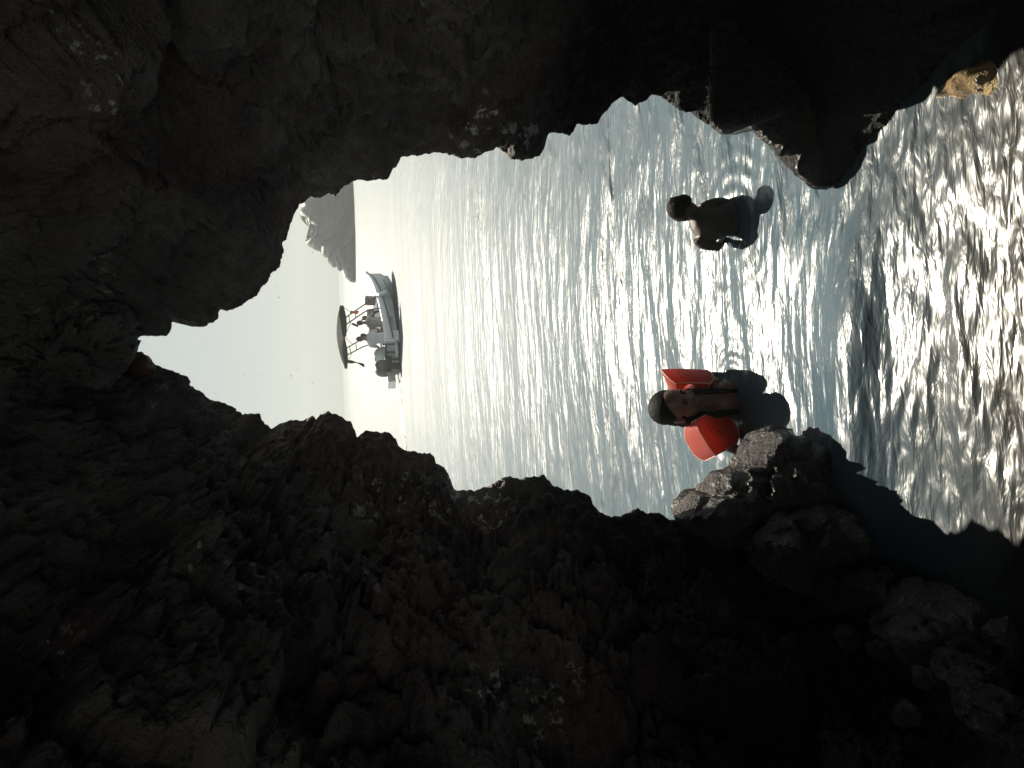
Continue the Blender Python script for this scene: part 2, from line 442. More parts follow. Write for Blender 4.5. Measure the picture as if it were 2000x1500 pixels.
def sea_height(x, y):
    P3 = lambda sx, sy, z, rot=0.0: np.stack([(x * math.cos(rot) + y * math.sin(rot)) / sx, (y * math.cos(rot) - x * math.sin(rot)) / sy, np.full_like(x, z)], 1)
    dy = np.maximum(y, 1.2) ** 2 / 1461.0 * 1.4      # row spacing, for fading what the mesh cannot carry
    fade = lambda wl: sstep(1.6, 4.0, wl / dy)
    near = sstep(2.6, 1.9, y)                        # calmer inside the cave
    h = .055 * perlin(P3(3.2, 1.35, 1.3, .08)) * fade(2.4) * (1 - .6 * near)
    h += .027 * perlin(P3(1.5, .46, 4.1, .05)) * fade(.9) * (1 - .5 * near)
    h += .016 * perlin(P3(.70, .19, 7.7, .12)) * fade(.36)
    h += .0085 * perlin(P3(.50, .11, 9.1, -.10)) * fade(.2)
    h += .0017 * perlin(P3(.13, .052, 2.9, .0)) * fade(.1)
    sm = sstep(2.75, 2.35, y)
    h += sm * (.0070 * perlin(P3(.20, .075, 12.9, .12)) + .0042 * perlin(P3(.095, .036, 14.9, -.1)) + .0016 * perlin(P3(.045, .020, 18.3, .05)) + .006 * perlin(P3(.34, .20, 16.1, .4)))
    return h

ys = [-4.6, -3.6, -2.7, -1.9, -1.2, -.6, -.1, .3, .6, .85]
y = .95
while y < 45:
    ys.append(y); y += max(.0042, y * y / 1461.0 * 1.15)
while y < 60000:
    ys.append(y); y *= 1.06
ys.append(60000.0)
ys = np.array(ys)
NC = 800
k = np.linspace(-1, 1, NC)
half = 1.7 + .66 * np.maximum(ys, 0)
X = (k[None, :] * half[:, None]); Y = np.repeat(ys[:, None], NC, 1)
x1, y1 = X.ravel(), Y.ravel()
Z = sea_height(x1, y1)
# a small wave running into the cave: its near face mirrors the dark roof
yc = 2.50 + .10 * perlin(np.stack([x1 * 1.6, 0 * x1, 0 * x1 + .7], 1)) - .10 * x1
prof = np.where(y1 < yc, np.exp(-((y1 - yc) / .13) ** 2), np.exp(-((y1 - yc) / .22) ** 2))
Z = Z + .075 * prof * sstep(.75, .0, x1)
for kx, ky in (on_water(1437, 785)[:2], on_water(1432, 440)[:2]):      # rings spreading from the bathers
    rr_ = np.hypot(x1 - kx, (y1 - ky)); Z = Z + .0030 * (.6 + 1.2 * perlin(np.stack([x1 * 3, y1 * 3, 0 * x1 + 5], 1))) * np.cos((rr_ + .03 * perlin(np.stack([x1 * 5, y1 * 5, 0 * x1], 1))) * 2 * math.pi / .085) * np.exp(-((rr_ - .12) / .22) ** 2)
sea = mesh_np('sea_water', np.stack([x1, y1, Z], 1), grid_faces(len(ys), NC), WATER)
tag(sea, 'rippled bright sea water glittering in front of and inside the cave', kind='structure')
# ------------------------------------------------------------------ rocks with a traced outline
from mathutils.bvhtree import BVHTree
bpy.context.view_layer.update()
_bv = BVHTree.FromPolygons([tuple(p) for p in P.tolist()], Fq.tolist())

def cave_hit(px, py):
    d = Vector(ray(px, py)).normalized()
    h = _bv.ray_cast(Vector(CAMP), d)
    return h[0]

def rock(name, poly, Y, T, mat, noise=.05, fq=3.0, seed=0.0, lean=0.0, na=160, nr=34, slabk=1.6, Yf=None):
    """a solid boulder: outline at distance Y, swelling T metres to the front and to the back"""
    pl = np.array(poly, float)
    nxt = np.roll(pl, -1, axis=0)
    ln = np.linalg.norm(nxt - pl, axis=1); cs = np.r_[0, np.cumsum(ln)]
    cl = np.vstack([pl, pl[:1]])
    s = np.linspace(0, cs[-1], na, endpoint=False)
    bx = np.interp(s, cs, cl[:, 0]); by = np.interp(s, cs, cl[:, 1])
    c = pl.mean(0)
    if Yf is None: Yf = lambda a: Y
    B3 = np.array([at_y(a, b, Yf(a)) for a, b in zip(bx, by)]); C3 = at_y(c[0], c[1], Yf(c[0]))
    base = C3.copy()
    V = []
    rr = np.sin(np.linspace(0, math.pi / 2, nr))
    for sg in (-1, 1):
        for r in (rr if sg < 0 else rr[::-1][1:]):
            q = C3 + (B3 - C3) * max(r, .004)
            q = q.copy(); off = T * math.sqrt(max(0, 1 - r ** 2.2))
            q[:, 1] += sg * off + lean * (q[:, 2] - C3[2])
            V.append(q)
    V = np.array(V); nrow, n = V.shape[0], V.shape[1]
    rim = np.concatenate([rr, rr[::-1][1:]])
    V = V.reshape(-1, 3)
    out = V - C3; out /= np.linalg.norm(out, axis=1)[:, None] + 1e-9
    k = np.repeat(1 - .75 * rim ** 6, n)
    q = V * fq + seed
    q = q + np.outer(q @ ax, ax) * (slabk - 1)
    f1, f2, cid, t1 = worley(q + .2 * np.stack([fbm(q * .8, 2), fbm(q * .8 + 9, 2), fbm(q * .8 + 21, 2)], 1), True)
    a1, a2, c2, t2 = worley(q * 2.7 + 4, True)
    h = (cid - .5) * 1.0 + 1.0 * t1 - .2 * (1 - sstep(0, .12, f2 - f1)) + .3 * (c2 - .5) + .45 * t2 + .5 * fbm(q * 1.3, 5)
    V = V + out * (h * noise * k)[:, None]
    f = grid_faces(nrow, n, wrap=True)
    o = mesh_np(name, V - base, f, mat)
    o.location = base
    return o

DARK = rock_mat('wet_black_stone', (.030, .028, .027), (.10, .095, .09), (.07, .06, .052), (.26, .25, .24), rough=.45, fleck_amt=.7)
RED = rock_mat('rust_stone', (.10, .05, .035), (.24, .12, .08), (.30, .12, .06), (.4, .3, .25), fleck_amt=.8)

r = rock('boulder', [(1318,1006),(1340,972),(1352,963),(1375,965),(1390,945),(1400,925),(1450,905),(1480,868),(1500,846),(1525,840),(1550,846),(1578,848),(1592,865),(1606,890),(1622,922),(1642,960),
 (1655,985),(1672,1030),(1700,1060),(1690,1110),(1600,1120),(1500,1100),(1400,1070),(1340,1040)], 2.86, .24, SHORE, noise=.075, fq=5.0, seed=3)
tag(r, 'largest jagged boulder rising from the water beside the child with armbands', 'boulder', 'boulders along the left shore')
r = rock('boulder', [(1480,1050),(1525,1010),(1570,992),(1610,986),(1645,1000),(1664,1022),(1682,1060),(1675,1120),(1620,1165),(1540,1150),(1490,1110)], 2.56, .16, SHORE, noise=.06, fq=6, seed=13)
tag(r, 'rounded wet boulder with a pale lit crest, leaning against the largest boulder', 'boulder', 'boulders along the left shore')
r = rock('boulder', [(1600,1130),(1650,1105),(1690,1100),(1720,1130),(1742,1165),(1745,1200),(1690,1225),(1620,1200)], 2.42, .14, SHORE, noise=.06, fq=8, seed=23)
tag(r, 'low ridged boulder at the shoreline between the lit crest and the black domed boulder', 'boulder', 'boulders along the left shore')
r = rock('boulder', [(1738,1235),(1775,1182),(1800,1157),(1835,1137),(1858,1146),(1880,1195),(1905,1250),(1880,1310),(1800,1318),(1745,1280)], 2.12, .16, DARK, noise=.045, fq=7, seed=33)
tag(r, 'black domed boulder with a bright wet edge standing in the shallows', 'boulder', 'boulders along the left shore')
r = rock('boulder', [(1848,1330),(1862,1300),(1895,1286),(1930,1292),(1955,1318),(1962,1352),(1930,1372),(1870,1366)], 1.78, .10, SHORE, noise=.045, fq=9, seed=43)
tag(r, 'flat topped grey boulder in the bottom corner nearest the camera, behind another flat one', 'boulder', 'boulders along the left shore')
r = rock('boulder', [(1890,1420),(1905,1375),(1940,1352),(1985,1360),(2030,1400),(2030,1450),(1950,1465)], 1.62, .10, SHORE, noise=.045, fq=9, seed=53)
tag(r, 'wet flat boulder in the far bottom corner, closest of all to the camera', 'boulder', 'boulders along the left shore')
STONES = [((1800,1322),(16,20),1.95,'small round pale stone below the black domed boulder'),
 ((1715,1270),(24,18),2.15,'small angular stone on the left side of the black domed boulder'),
 ((1655,1245),(20,24),2.3,'small dark stone on the ledge above the low ridged boulder'),
 ((1765,1395),(22,26),1.9,'fist sized stone on the dark slope behind the flat topped boulder'),
 ((1905,1245),(16,26),1.95,'flat wet stone touching the water in front of the black domed boulder'),
 ((1965,1235),(18,30),1.82,'half submerged stone at the edge of the glittering shallows')]
for i, ((sx, sy), (a, b), Yy, lab) in enumerate(STONES):
    th = np.linspace(0, 2 * math.pi, 14, endpoint=False)
    rs = np.random.RandomState(i); jit = 1 + .25 * (rs.rand(14) - .5)
    r = rock('stone', [(sx + a * j * math.cos(t), sy + b * j * math.sin(t)) for t, j in zip(th, jit)], Yy, .03, SHORE, noise=.024, fq=16, seed=61 + i, na=72, nr=18)
    tag(r, lab, 'stone', 'loose stones on the left shore')

# overhanging rock at the top of the opening, in front of the left wall
h = cave_hit(110, 720)
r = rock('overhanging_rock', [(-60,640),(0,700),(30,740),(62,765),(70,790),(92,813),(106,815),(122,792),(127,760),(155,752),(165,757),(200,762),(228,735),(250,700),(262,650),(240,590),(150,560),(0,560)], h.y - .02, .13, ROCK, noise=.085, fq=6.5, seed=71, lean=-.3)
tag(r, 'reddish grey lump of rock hanging down from the cave roof above the notch', 'overhanging rock')
r = rock('rust_rock', [(248,706),(262,692),(276,688),(290,694),(299,708),(302,722),(290,735),(265,740),(248,728)], 3.42, .09, RED, noise=.012, fq=9, seed=81)
tag(r, 'small rust brown rock wedged at the top tip of the cave mouth', 'rock')
GOLD = rock_mat('gold_glint_ledge', (.24, .16, .08), (.60, .44, .23), (.45, .28, .12), (.8, .65, .4), rough=.25, fleck_amt=.75, scale=3)  # gold colour stands in for the sun's glint on the water
lp = [(1832,190),(1846,166),(1872,138),(1905,126),(1935,122),(1948,140),(1940,166),(1926,186),(1900,181),(1878,188),(1855,184)]
pl = np.array([on_water(a, b)[:2] for a, b in lp]); cl = np.vstack([pl, pl[:1]]); cs = np.r_[0, np.cumsum(np.linalg.norm(np.diff(cl, axis=0), axis=1))]
sb = np.linspace(0, cs[-1], 120, endpoint=False); bx = np.interp(sb, cs, cl[:, 0]); by = np.interp(sb, cs, cl[:, 1]); cc = pl.mean(0)
V = []
for t in np.linspace(1.25, .01, 34):
    q = np.stack([cc[0] + (bx - cc[0]) * t, cc[1] + (by - cc[1]) * t, np.full(120, .040 * (1 - t ** 2) + .004)], 1); V.append(q)
V = np.concatenate(V); V[:, 2] += .018 * fbm(V * 16, 3) + .010 * (worley(V * 28)[2] - .5)
r = mesh_np('glint_ledge', V - np.array([cc[0], cc[1], 0]), grid_faces(34, 120, wrap=True), GOLD); r.location = (cc[0], cc[1], 0)
tag(r, 'golden sun glint at the foot of the right wall, built as a gold-coloured ledge', 'rock ledge')

# thin pale veins running across the smooth bulge
VEIN = simple_mat('quartz_vein', (.42, .34, .24), rough=.5, scale=90)
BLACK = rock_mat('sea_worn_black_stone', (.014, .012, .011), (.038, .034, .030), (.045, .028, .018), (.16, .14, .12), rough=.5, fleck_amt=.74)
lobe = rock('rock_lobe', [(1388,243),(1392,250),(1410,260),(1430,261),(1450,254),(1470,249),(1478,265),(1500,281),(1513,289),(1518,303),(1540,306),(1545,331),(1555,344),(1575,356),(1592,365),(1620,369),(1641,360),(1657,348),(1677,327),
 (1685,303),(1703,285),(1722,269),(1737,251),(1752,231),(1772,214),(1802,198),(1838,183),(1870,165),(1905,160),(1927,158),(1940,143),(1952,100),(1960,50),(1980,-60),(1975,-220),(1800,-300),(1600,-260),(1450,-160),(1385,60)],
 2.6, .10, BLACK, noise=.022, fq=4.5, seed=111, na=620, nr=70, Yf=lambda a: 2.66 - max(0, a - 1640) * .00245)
tag(lobe, 'smooth black sea-worn lobe of rock bulging from the right wall down to the water', 'rock lobe')
bpy.context.view_layer.update()
_lb = BVHTree.FromPolygons([v.co + lobe.location for v in lobe.data.vertices], [list(p.vertices) for p in lobe.data.polygons])
def vein(pp, rad):
    out = []
    pp = np.array(pp, float)
    for t in np.linspace(0, len(pp) - 1, 16 * len(pp)):
        x = np.interp(t, range(len(pp)), pp[:, 0]) + 1.6 * math.sin(t * 5) + .9 * math.sin(t * 13); y = np.interp(t, range(len(pp)), pp[:, 1]) + 1.4 * math.sin(t * 6 + 1)
        hh = _lb.ray_cast(Vector(CAMP), Vector(ray(x, y)).normalized())[0]
        if hh is not None and (not out or (hh - out[-1]).length < .25): out.append(hh - lobe.location)
    if len(out) < 4: return None
    m = MB(); rr_ = [rad * (.35 + .8 * abs(math.sin(i * .9) * math.sin(i * .37 + 1))) for i in range(len(out))]
    rr_[0] = rr_[-1] = rad * .2
    m.tube(out, rr_, n=6); return m
for pp, rad in (([(1655,255),(1700,240),(1735,212),(1760,196),(1795,170),(1822,135),(1850,95),(1880,65),(1896,44)], .0030), ([(1812,196),(1818,180),(1830,158)], .002), ([(1690,285),(1702,258)], .002), ([(1866,160),(1880,145),(1893,132)], .002), ([(1840,45),(1870,12)], .002)):
    vm = vein(pp, rad)
    if vm: vm.build('mineral_vein', VEIN, lobe)

# ------------------------------------------------------------------ rocky shore under the boulders on the left
gx = np.linspace(-2.6, -.42, 230); gy = np.linspace(.3, 3.2, 260)
GX, GY = np.meshgrid(gx, gy); sx_, sy_ = GX.ravel(), GY.ravel()
shore_x = np.interp(sy_, [.3, 1.9, 2.2, 2.5, 3.2], [-.62, -.72, -.80, -.72, -.60])
dist = shore_x - sx_
pz = -.06 + .62 * np.maximum(dist, -1) ** 1.0 * (dist > 0) + .35 * dist * (dist <= 0)
p3 = np.stack([sx_, sy_, pz], 1)
f1, f2, cid = worley(p3 * 4.2 + 2); a1, a2, c2 = worley(p3 * 11 + 7)
pz = pz + .10 * (.55 - f1) + .06 * (cid - .5) + .03 * (.5 - a1) + .02 * (c2 - .5) + .03 * fbm(p3 * 5, 4) + .008 * fbm(p3 * 30, 2)
so = mesh_np('rocky_shore', np.stack([sx_, sy_, pz], 1), grid_faces(260, 230), SHORE)
tag(so, 'dark wet shore of tumbled rock sloping up from the water on the left', kind='structure')

# ------------------------------------------------------------------ far headland
HEAD = rock_mat('headland_stone', (.08, .08, .08), (.125, .125, .125), (.11, .105, .10), (.15, .15, .145), scale=.12, bump=1.0, fleck_amt=.9)
hd = [(712,300),(650,300),(600,340),(588,395),(590,412),(587,422),(590,430),(598,428),(601,440),(606,443),(600,462),(597,475),(603,482),(615,487),(628,490),(632,500),(643,503),(641,513),(650,518),(658,518),(660,528),(665,530),(673,524),(675,540),(685,548),(694,549),(700,538),(706,480),(712,400)]
r = rock('headland', hd, 89.0, 3.5, HEAD, noise=.6, fq=.22, seed=5, na=420, nr=60, lean=-.55, slabk=2.4)
tag(r, 'hazy grey rocky headland sloping down into the sea beyond the boat', kind='structure')
# ------------------------------------------------------------------ boat
BW = simple_mat('white_gelcoat', (.72, .73, .74), rough=.3, var=.05, scale=6, coat=.3)
BG = simple_mat('grey_vinyl', (.42, .45, .47), rough=.55, var=.08, scale=14, bump=.2)
BK = simple_mat('black_canvas', (.012, .014, .012), rough=.9, var=.3, scale=12, bump=.4, spec=.1)
BT = simple_mat('dark_steel_tube', (.07, .055, .05), rough=.4, metal=.4)
BR = simple_mat('dark_rubber', (.025, .026, .028), rough=.6)
BMOT = simple_mat('black_cowling', (.03, .03, .028), rough=.35, coat=.4, var=.2)
BGL = simple_mat('smoked_screen', (.35, .38, .36), rough=.15, var=.05)
BLET = simple_mat('dark_lettering', (.06, .065, .08), rough=.5)
PHI = R(54)
_n = on_water(781, 660)
fw_ = np.array([math.sin(PHI), math.cos(PHI), 0]); pt_ = np.array([-math.cos(PHI), math.sin(PHI), 0])
org = _n + pt_ * 1.0
boat = empty('motor_boat', tuple(org), math.pi / 2 - PHI)
tag(boat, 'small white motor boat with a black canopy and outboard, carrying people', 'motor boat')
BL = 3.85
def sheer(x): t = x / BL; return .50 + .16 * t + .30 * t * t
def halfb(x):
    t = max(0.0, min(1.0, x / BL)); return .97 * (1 - max(0, (t - .42) / .58) ** 2.3) + .012
NSX = 26
def section(x, outer=1.0):
    b = halfb(x) * outer; s = sheer(x); t = x / BL
    chine_b = b * (.90 - .35 * t * t); chine_z = .06 + .30 * t ** 2.2
    keel = -.22 + .34 * t ** 5
    band = .27 - .15 * t
    pts = [(0, keel), (chine_b * .5, keel * .45 + chine_z * .55), (chine_b, chine_z), (chine_b + .015, chine_z + .02), (b * .985, s - band - .02)]
    return [(x + .10 * t ** 6 * (z > .3), y_, z) for y_, z in pts]
m = MB(); rings = []
for i in range(NSX):
    x = BL * i / (NSX - 1); h_ = section(x)
    rings.append([(a, -b, c) for a, b, c in h_[::-1]] + [(a, b, c) for a, b, c in h_[1:]])
m.loft(rings, caps=False, closed=False)
m.bm.faces.new([m.bm.verts[:][i] for i in range(len(rings[0]))])
hull = m.build('hull', BW, boat, angle=25)
# gunwale band: a swollen white collar round the edge of the deck
m = MB(); rings = []
xs = [BL * i / 30 for i in range(31)]
edge_ = [(x, -halfb(x)) for x in xs] + [(x, halfb(x)) for x in xs[::-1]]
for x, y_ in edge_:
    s = sheer(x); band = .27 - .15 * x / BL; sg = -1 if y_ < 0 else 1
    o_ = .03
    xx = x + .10 * (x / BL) ** 6
    rings.append([(xx, y_ * .985, s - band - .02), (xx, y_ + sg * o_, s - band + .02), (xx, y_ + sg * (o_ + .02), s - band * .5), (xx, y_ + sg * o_, s - .02), (xx, y_ - sg * .03, s), (xx, y_ - sg * .14, s - .015), (xx, y_ - sg * .14, s - band)])
m.loft(rings, caps=True, closed=True)
gun = m.build('gunwale', BW, boat, angle=35)
m = MB()
m.tube([(x + .10 * (x / BL) ** 6, -halfb(x) - .03, sheer(x) - (.27 - .15 * x / BL) - .012) for x in xs], .016, n=6)
m.tube([(x + .10 * (x / BL) ** 6, halfb(x) + .03, sheer(x) - (.27 - .15 * x / BL) - .012) for x in xs], .016, n=6)
m.build('rub_rail', BR, boat)
m = MB()
m.tube([(1.9 + .12 * i, -halfb(1.9 + .12 * i) * (.93 - .30 * ((1.9 + .12 * i) / BL) ** 2) - .012, .13 + .26 * ((1.9 + .12 * i) / BL) ** 2.2) for i in range(13)], .011, n=5)
m.build('spray_rail', BR, boat)
# deck and floor
m = MB()
fo = [(x, halfb(x) * .86) for x in [.05, .8, 1.6, 2.2]]
m.loft([[(x, -b, .20), (x, b, .20), (x, b, .17), (x, -b, .17)] for x, b in fo])
m.build('floor', BG, boat)
m = MB()
m.loft([[(x + .08 * (x / BL) ** 6, -halfb(x) * .92, sheer(x) - .03), (x + .08 * (x / BL) ** 6, 0, sheer(x) + .05 * (1 - ((x - 2.3) / 1.6) ** 2)), (x + .08 * (x / BL) ** 6, halfb(x) * .92, sheer(x) - .03), (x, halfb(x) * .9, sheer(x) - .09), (x, -halfb(x) * .9, sheer(x) - .09)] for x in [2.25, 2.6, 3.0, 3.4, 3.7, 3.84]])
m.build('fore_deck', BW, boat)
# transom with black framed panels, quarter mouldings
m = MB(); m.box((-.02, 0, .24), (.08, 1.80, .50), bevel=.02); tr = m.build('transom', BG, boat)
m = MB()
for y_ in (-.78, -.36, .06): m.box((-.075, y_, .24), (.035, .045, .46))
m.box((-.075, -.36, .46), (.04, .88, .05)); m.box((-.075, -.36, .03), (.04, .88, .045))
m.build('transom_frame', BR, tr, smooth=False)
for y_ in (-.88, .88):
    m = MB(); m.box((.16, y_, .26), (.42, .22, .50), bevel=.05); m.build('quarter_moulding', BW, boat)
m = MB(); m.box((-.36, .76, .27), (.58, .42, .28), bevel=.06); m.tube([(-.62, .6, .33), (-.66, .76, .36), (-.62, .92, .33)], .015, n=6); m.build('swim_platform', BW, boat)
m = MB(); m.box((-.3, -.78, .12), (.42, .34, .08), bevel=.03); m.build('swim_platform', BG, boat)
# outboard
m = MB()
m.loft([[(-.48 + .27 * sx * math.copysign(abs(math.cos(a)) ** .6, math.cos(a)), .22 * sx * math.copysign(abs(math.sin(a)) ** .6, math.sin(a)), z) for a in [2 * math.pi * k / 24 for k in range(24)]] for z, sx in [(.30, .80), (.36, .96), (.52, 1.04), (.66, 1.0), (.76, .85), (.82, .60), (.845, .25)]])
ob = m.build('outboard_motor', BMOT, boat)
m = MB(); m.box((-.47, 0, .10), (.30, .22, .44), bevel=.05); m.box((-.50, 0, -.25), (.16, .07, .45), bevel=.02); m.box((-.2, 0, .36), (.26, .26, .22), bevel=.03); m.build('midsection', BMOT, ob)
m = MB(); m.tube([(-.70, -.06, .42), (-.735, -.06, .50), (-.735, -.06, .58)], .008, n=5); m.box((-.74, 0, .56), (.01, .18, .03)); m.build('trim_strip', BG, ob)
# seats, console, screen
m = MB(); m.loft([[(x, .30 + .40 * sc_ * math.cos(a), .48 + .36 * sc_ * max(math.sin(a), -.5)) for a in [2 * math.pi * k / 20 for k in range(20)]] for x, sc_ in [(.16, .75), (.20, .95), (.30, 1.0), (.40, .95), (.44, .7)]])
m.box((.45, .30, .36), (.55, .82, .18), bevel=.06); m.build('seat', BG, boat)
m = MB(); m.box((.62, -.45, .33), (.60, .72, .24), bevel=.05); m.build('seat', BG, boat)
m = MB(); m.box((1.25, .35, .34), (.5, .9, .26), bevel=.05); m.build('seat', BG, boat)
m = MB(); m.box((1.78, .1, .46), (.42, .80, .56), bevel=.07); con = m.build('console', BW, boat)
m = MB(); m.loft([[(1.95 - .22 * (z - .7), y_, z) for z in (.72, .98)] + [(1.965 - .22 * (z - .7), y_, z) for z in (.98, .72)] for y_ in (-.32, -.1, .1, .32, .52)]); m.build('windscreen', BGL, con)
m = MB(); m.tube([(1.55 + .03 * math.sin(a), .1 + .16 * math.cos(a), .78 + .15 * math.sin(a)) for a in [2 * math.pi * k / 18 for k in range(18)]], .014, n=6, closed=True); m.tube([(1.7, .1, .74), (1.55, .1, .78)], .015, n=6); m.build('steering_wheel', BR, con)
# tubular frame with rungs
for sg in (-1, 1):
    y0, y1_ = .93 * sg, .80 * sg
    A0, A1 = Vector((1.95, y0, sheer(1.95))), Vector((1.02, y1_, 1.86))
    Bp = [Vector((1.42, y0 * .99, sheer(1.4))), Vector((1.30, y0, 1.02)), Vector((1.22, y0 * .97, 1.16)), Vector((.70, y1_, 1.86))]
    m = MB(); m.tube([A0, A0.lerp(A1, .5), A1], .021, n=8); m.tube(Bp, .021, n=8)
    for t in (.62, .80):
        a_ = A0.lerp(A1, t); b_ = Bp[2].lerp(Bp[3], (t - .42) / .6); m.tube([a_, b_], .015, n=6)
    m.tube([A0.lerp(A1, .70), Vector((1.62, y1_, 1.80))], .010, n=5); m.tube([Bp[2].lerp(Bp[3], .55), Vector((.28, y1_, 1.80))], .010, n=5)
    m.build('canopy_frame', BT, boat)
# canopy
m = MB(); rings = []
for i in range(15):
    t = i / 14; x = .22 + 1.42 * t
    row = []
    for j in range(15):
        v = -1 + 2 * j / 14
        z = 1.82 + .08 * t + .13 * (1 - abs(v) ** 2.4) ** .8 * (1 - abs(2 * t - 1) ** 3) ** .8 + .05 * (1 - abs(2 * t - 1) ** 4) + .012 * math.sin(9 * t + 5 * v)
        row.append((x, .86 * v, z))
    rings.append(row + [(a, b * .985, c - .05) for a, b, c in row[::-1]])
m.loft(rings)
for sg in (-1, 1):
    m.loft([[(x, .865 * sg, 1.84 + .05 * t), (x, .85 * sg, 1.84 + .05 * t), (x, .85 * sg, 1.74 - .06 * math.sin(math.pi * t) + .04 * t), (x, .865 * sg, 1.74 - .06 * math.sin(math.pi * t) + .04 * t)] for x, t in [(.24 + 1.38 * k / 10, k / 10) for k in range(11)]])
m.build('canopy', BK, boat, angle=60)
m = MB()
m.loft([[(.66 - .02 * k, .85 + .015 * math.sin(k), 1.80 - .05 * k), (.58 - .02 * k - .05 * math.sin(k * .6), .87, 1.80 - .05 * k), (.58 - .02 * k - .05 * math.sin(k * .6), .885, 1.80 - .05 * k), (.66 - .02 * k, .87 + .015 * math.sin(k), 1.80 - .05 * k)] for k in range(14)])
m.build('rolled_curtain', BK, boat)

def text_mesh(txt, size):
    cu = bpy.data.curves.new('lettering', 'FONT'); cu.body = txt; cu.size = size; cu.align_x = 'CENTER'; cu.align_y = 'CENTER'; cu.resolution_u = 3
    ob_ = bpy.data.objects.new('lettering', cu); COL.objects.link(ob_)
    bpy.context.view_layer.update()
    me = bpy.data.meshes.new_from_object(ob_.evaluated_get(bpy.context.evaluated_depsgraph_get()))
    v = np.array([tuple(q.co) for q in me.vertices]); f = [list(p.vertices) for p in me.polygons]
    bpy.data.objects.remove(ob_); bpy.data.curves.remove(cu); bpy.data.meshes.remove(me)
    return v, f
def poly_obj(name, V, F, mat, parent):
    me = bpy.data.meshes.new(name); me.from_pydata([tuple(v) for v in V], [], F); me.update(); me.materials.append(mat)
    o = bpy.data.objects.new(name, me); COL.objects.link(o); o.parent = parent; return o
def bvh_of(o):
    me = o.data
    return BVHTree.FromPolygons([v.co.copy() for v in me.vertices], [list(p.vertices) for p in me.polygons])
bh = bvh_of(hull)
tv, tf = text_mesh('6-1650', .13)
out = []
for v in tv:
    h = bh.ray_cast(Vector((.85 + v[0], -3, .215 + v[1])), Vector((0, 1, 0)))
    out.append((h[0] + Vector((0, -.004, 0))) if h[0] is not None else Vector((.85 + v[0], -.95, .215 + v[1])))
poly_obj('registration_lettering', out, tf, BLET, hull)

def on_boat(x, y_, z):
    p = org + fw_ * x + pt_ * y_; return (p[0], p[1], z)

# fender hanging over the starboard gunwale
fd = empty('fender', on_boat(1.95, -1.06, .45), math.pi / 2 - PHI)
tag(fd, 'white cylindrical fender hanging on the side of the boat', 'fender')
m = MB(); m.tube([(.06, 0, -.16), (.055, 0, -.14), (0, 0, 0), (-.05, .02, .14), (-.055, .02, .16)], [.02, .075, .08, .075, .02], n=14); m.build('fender_body', BW, fd)
m = MB(); m.tube([(-.055, .02, .16), (-.07, .08, .22), (-.08, .14, .27)], .010, n=5); m.build('rope', BR, fd)

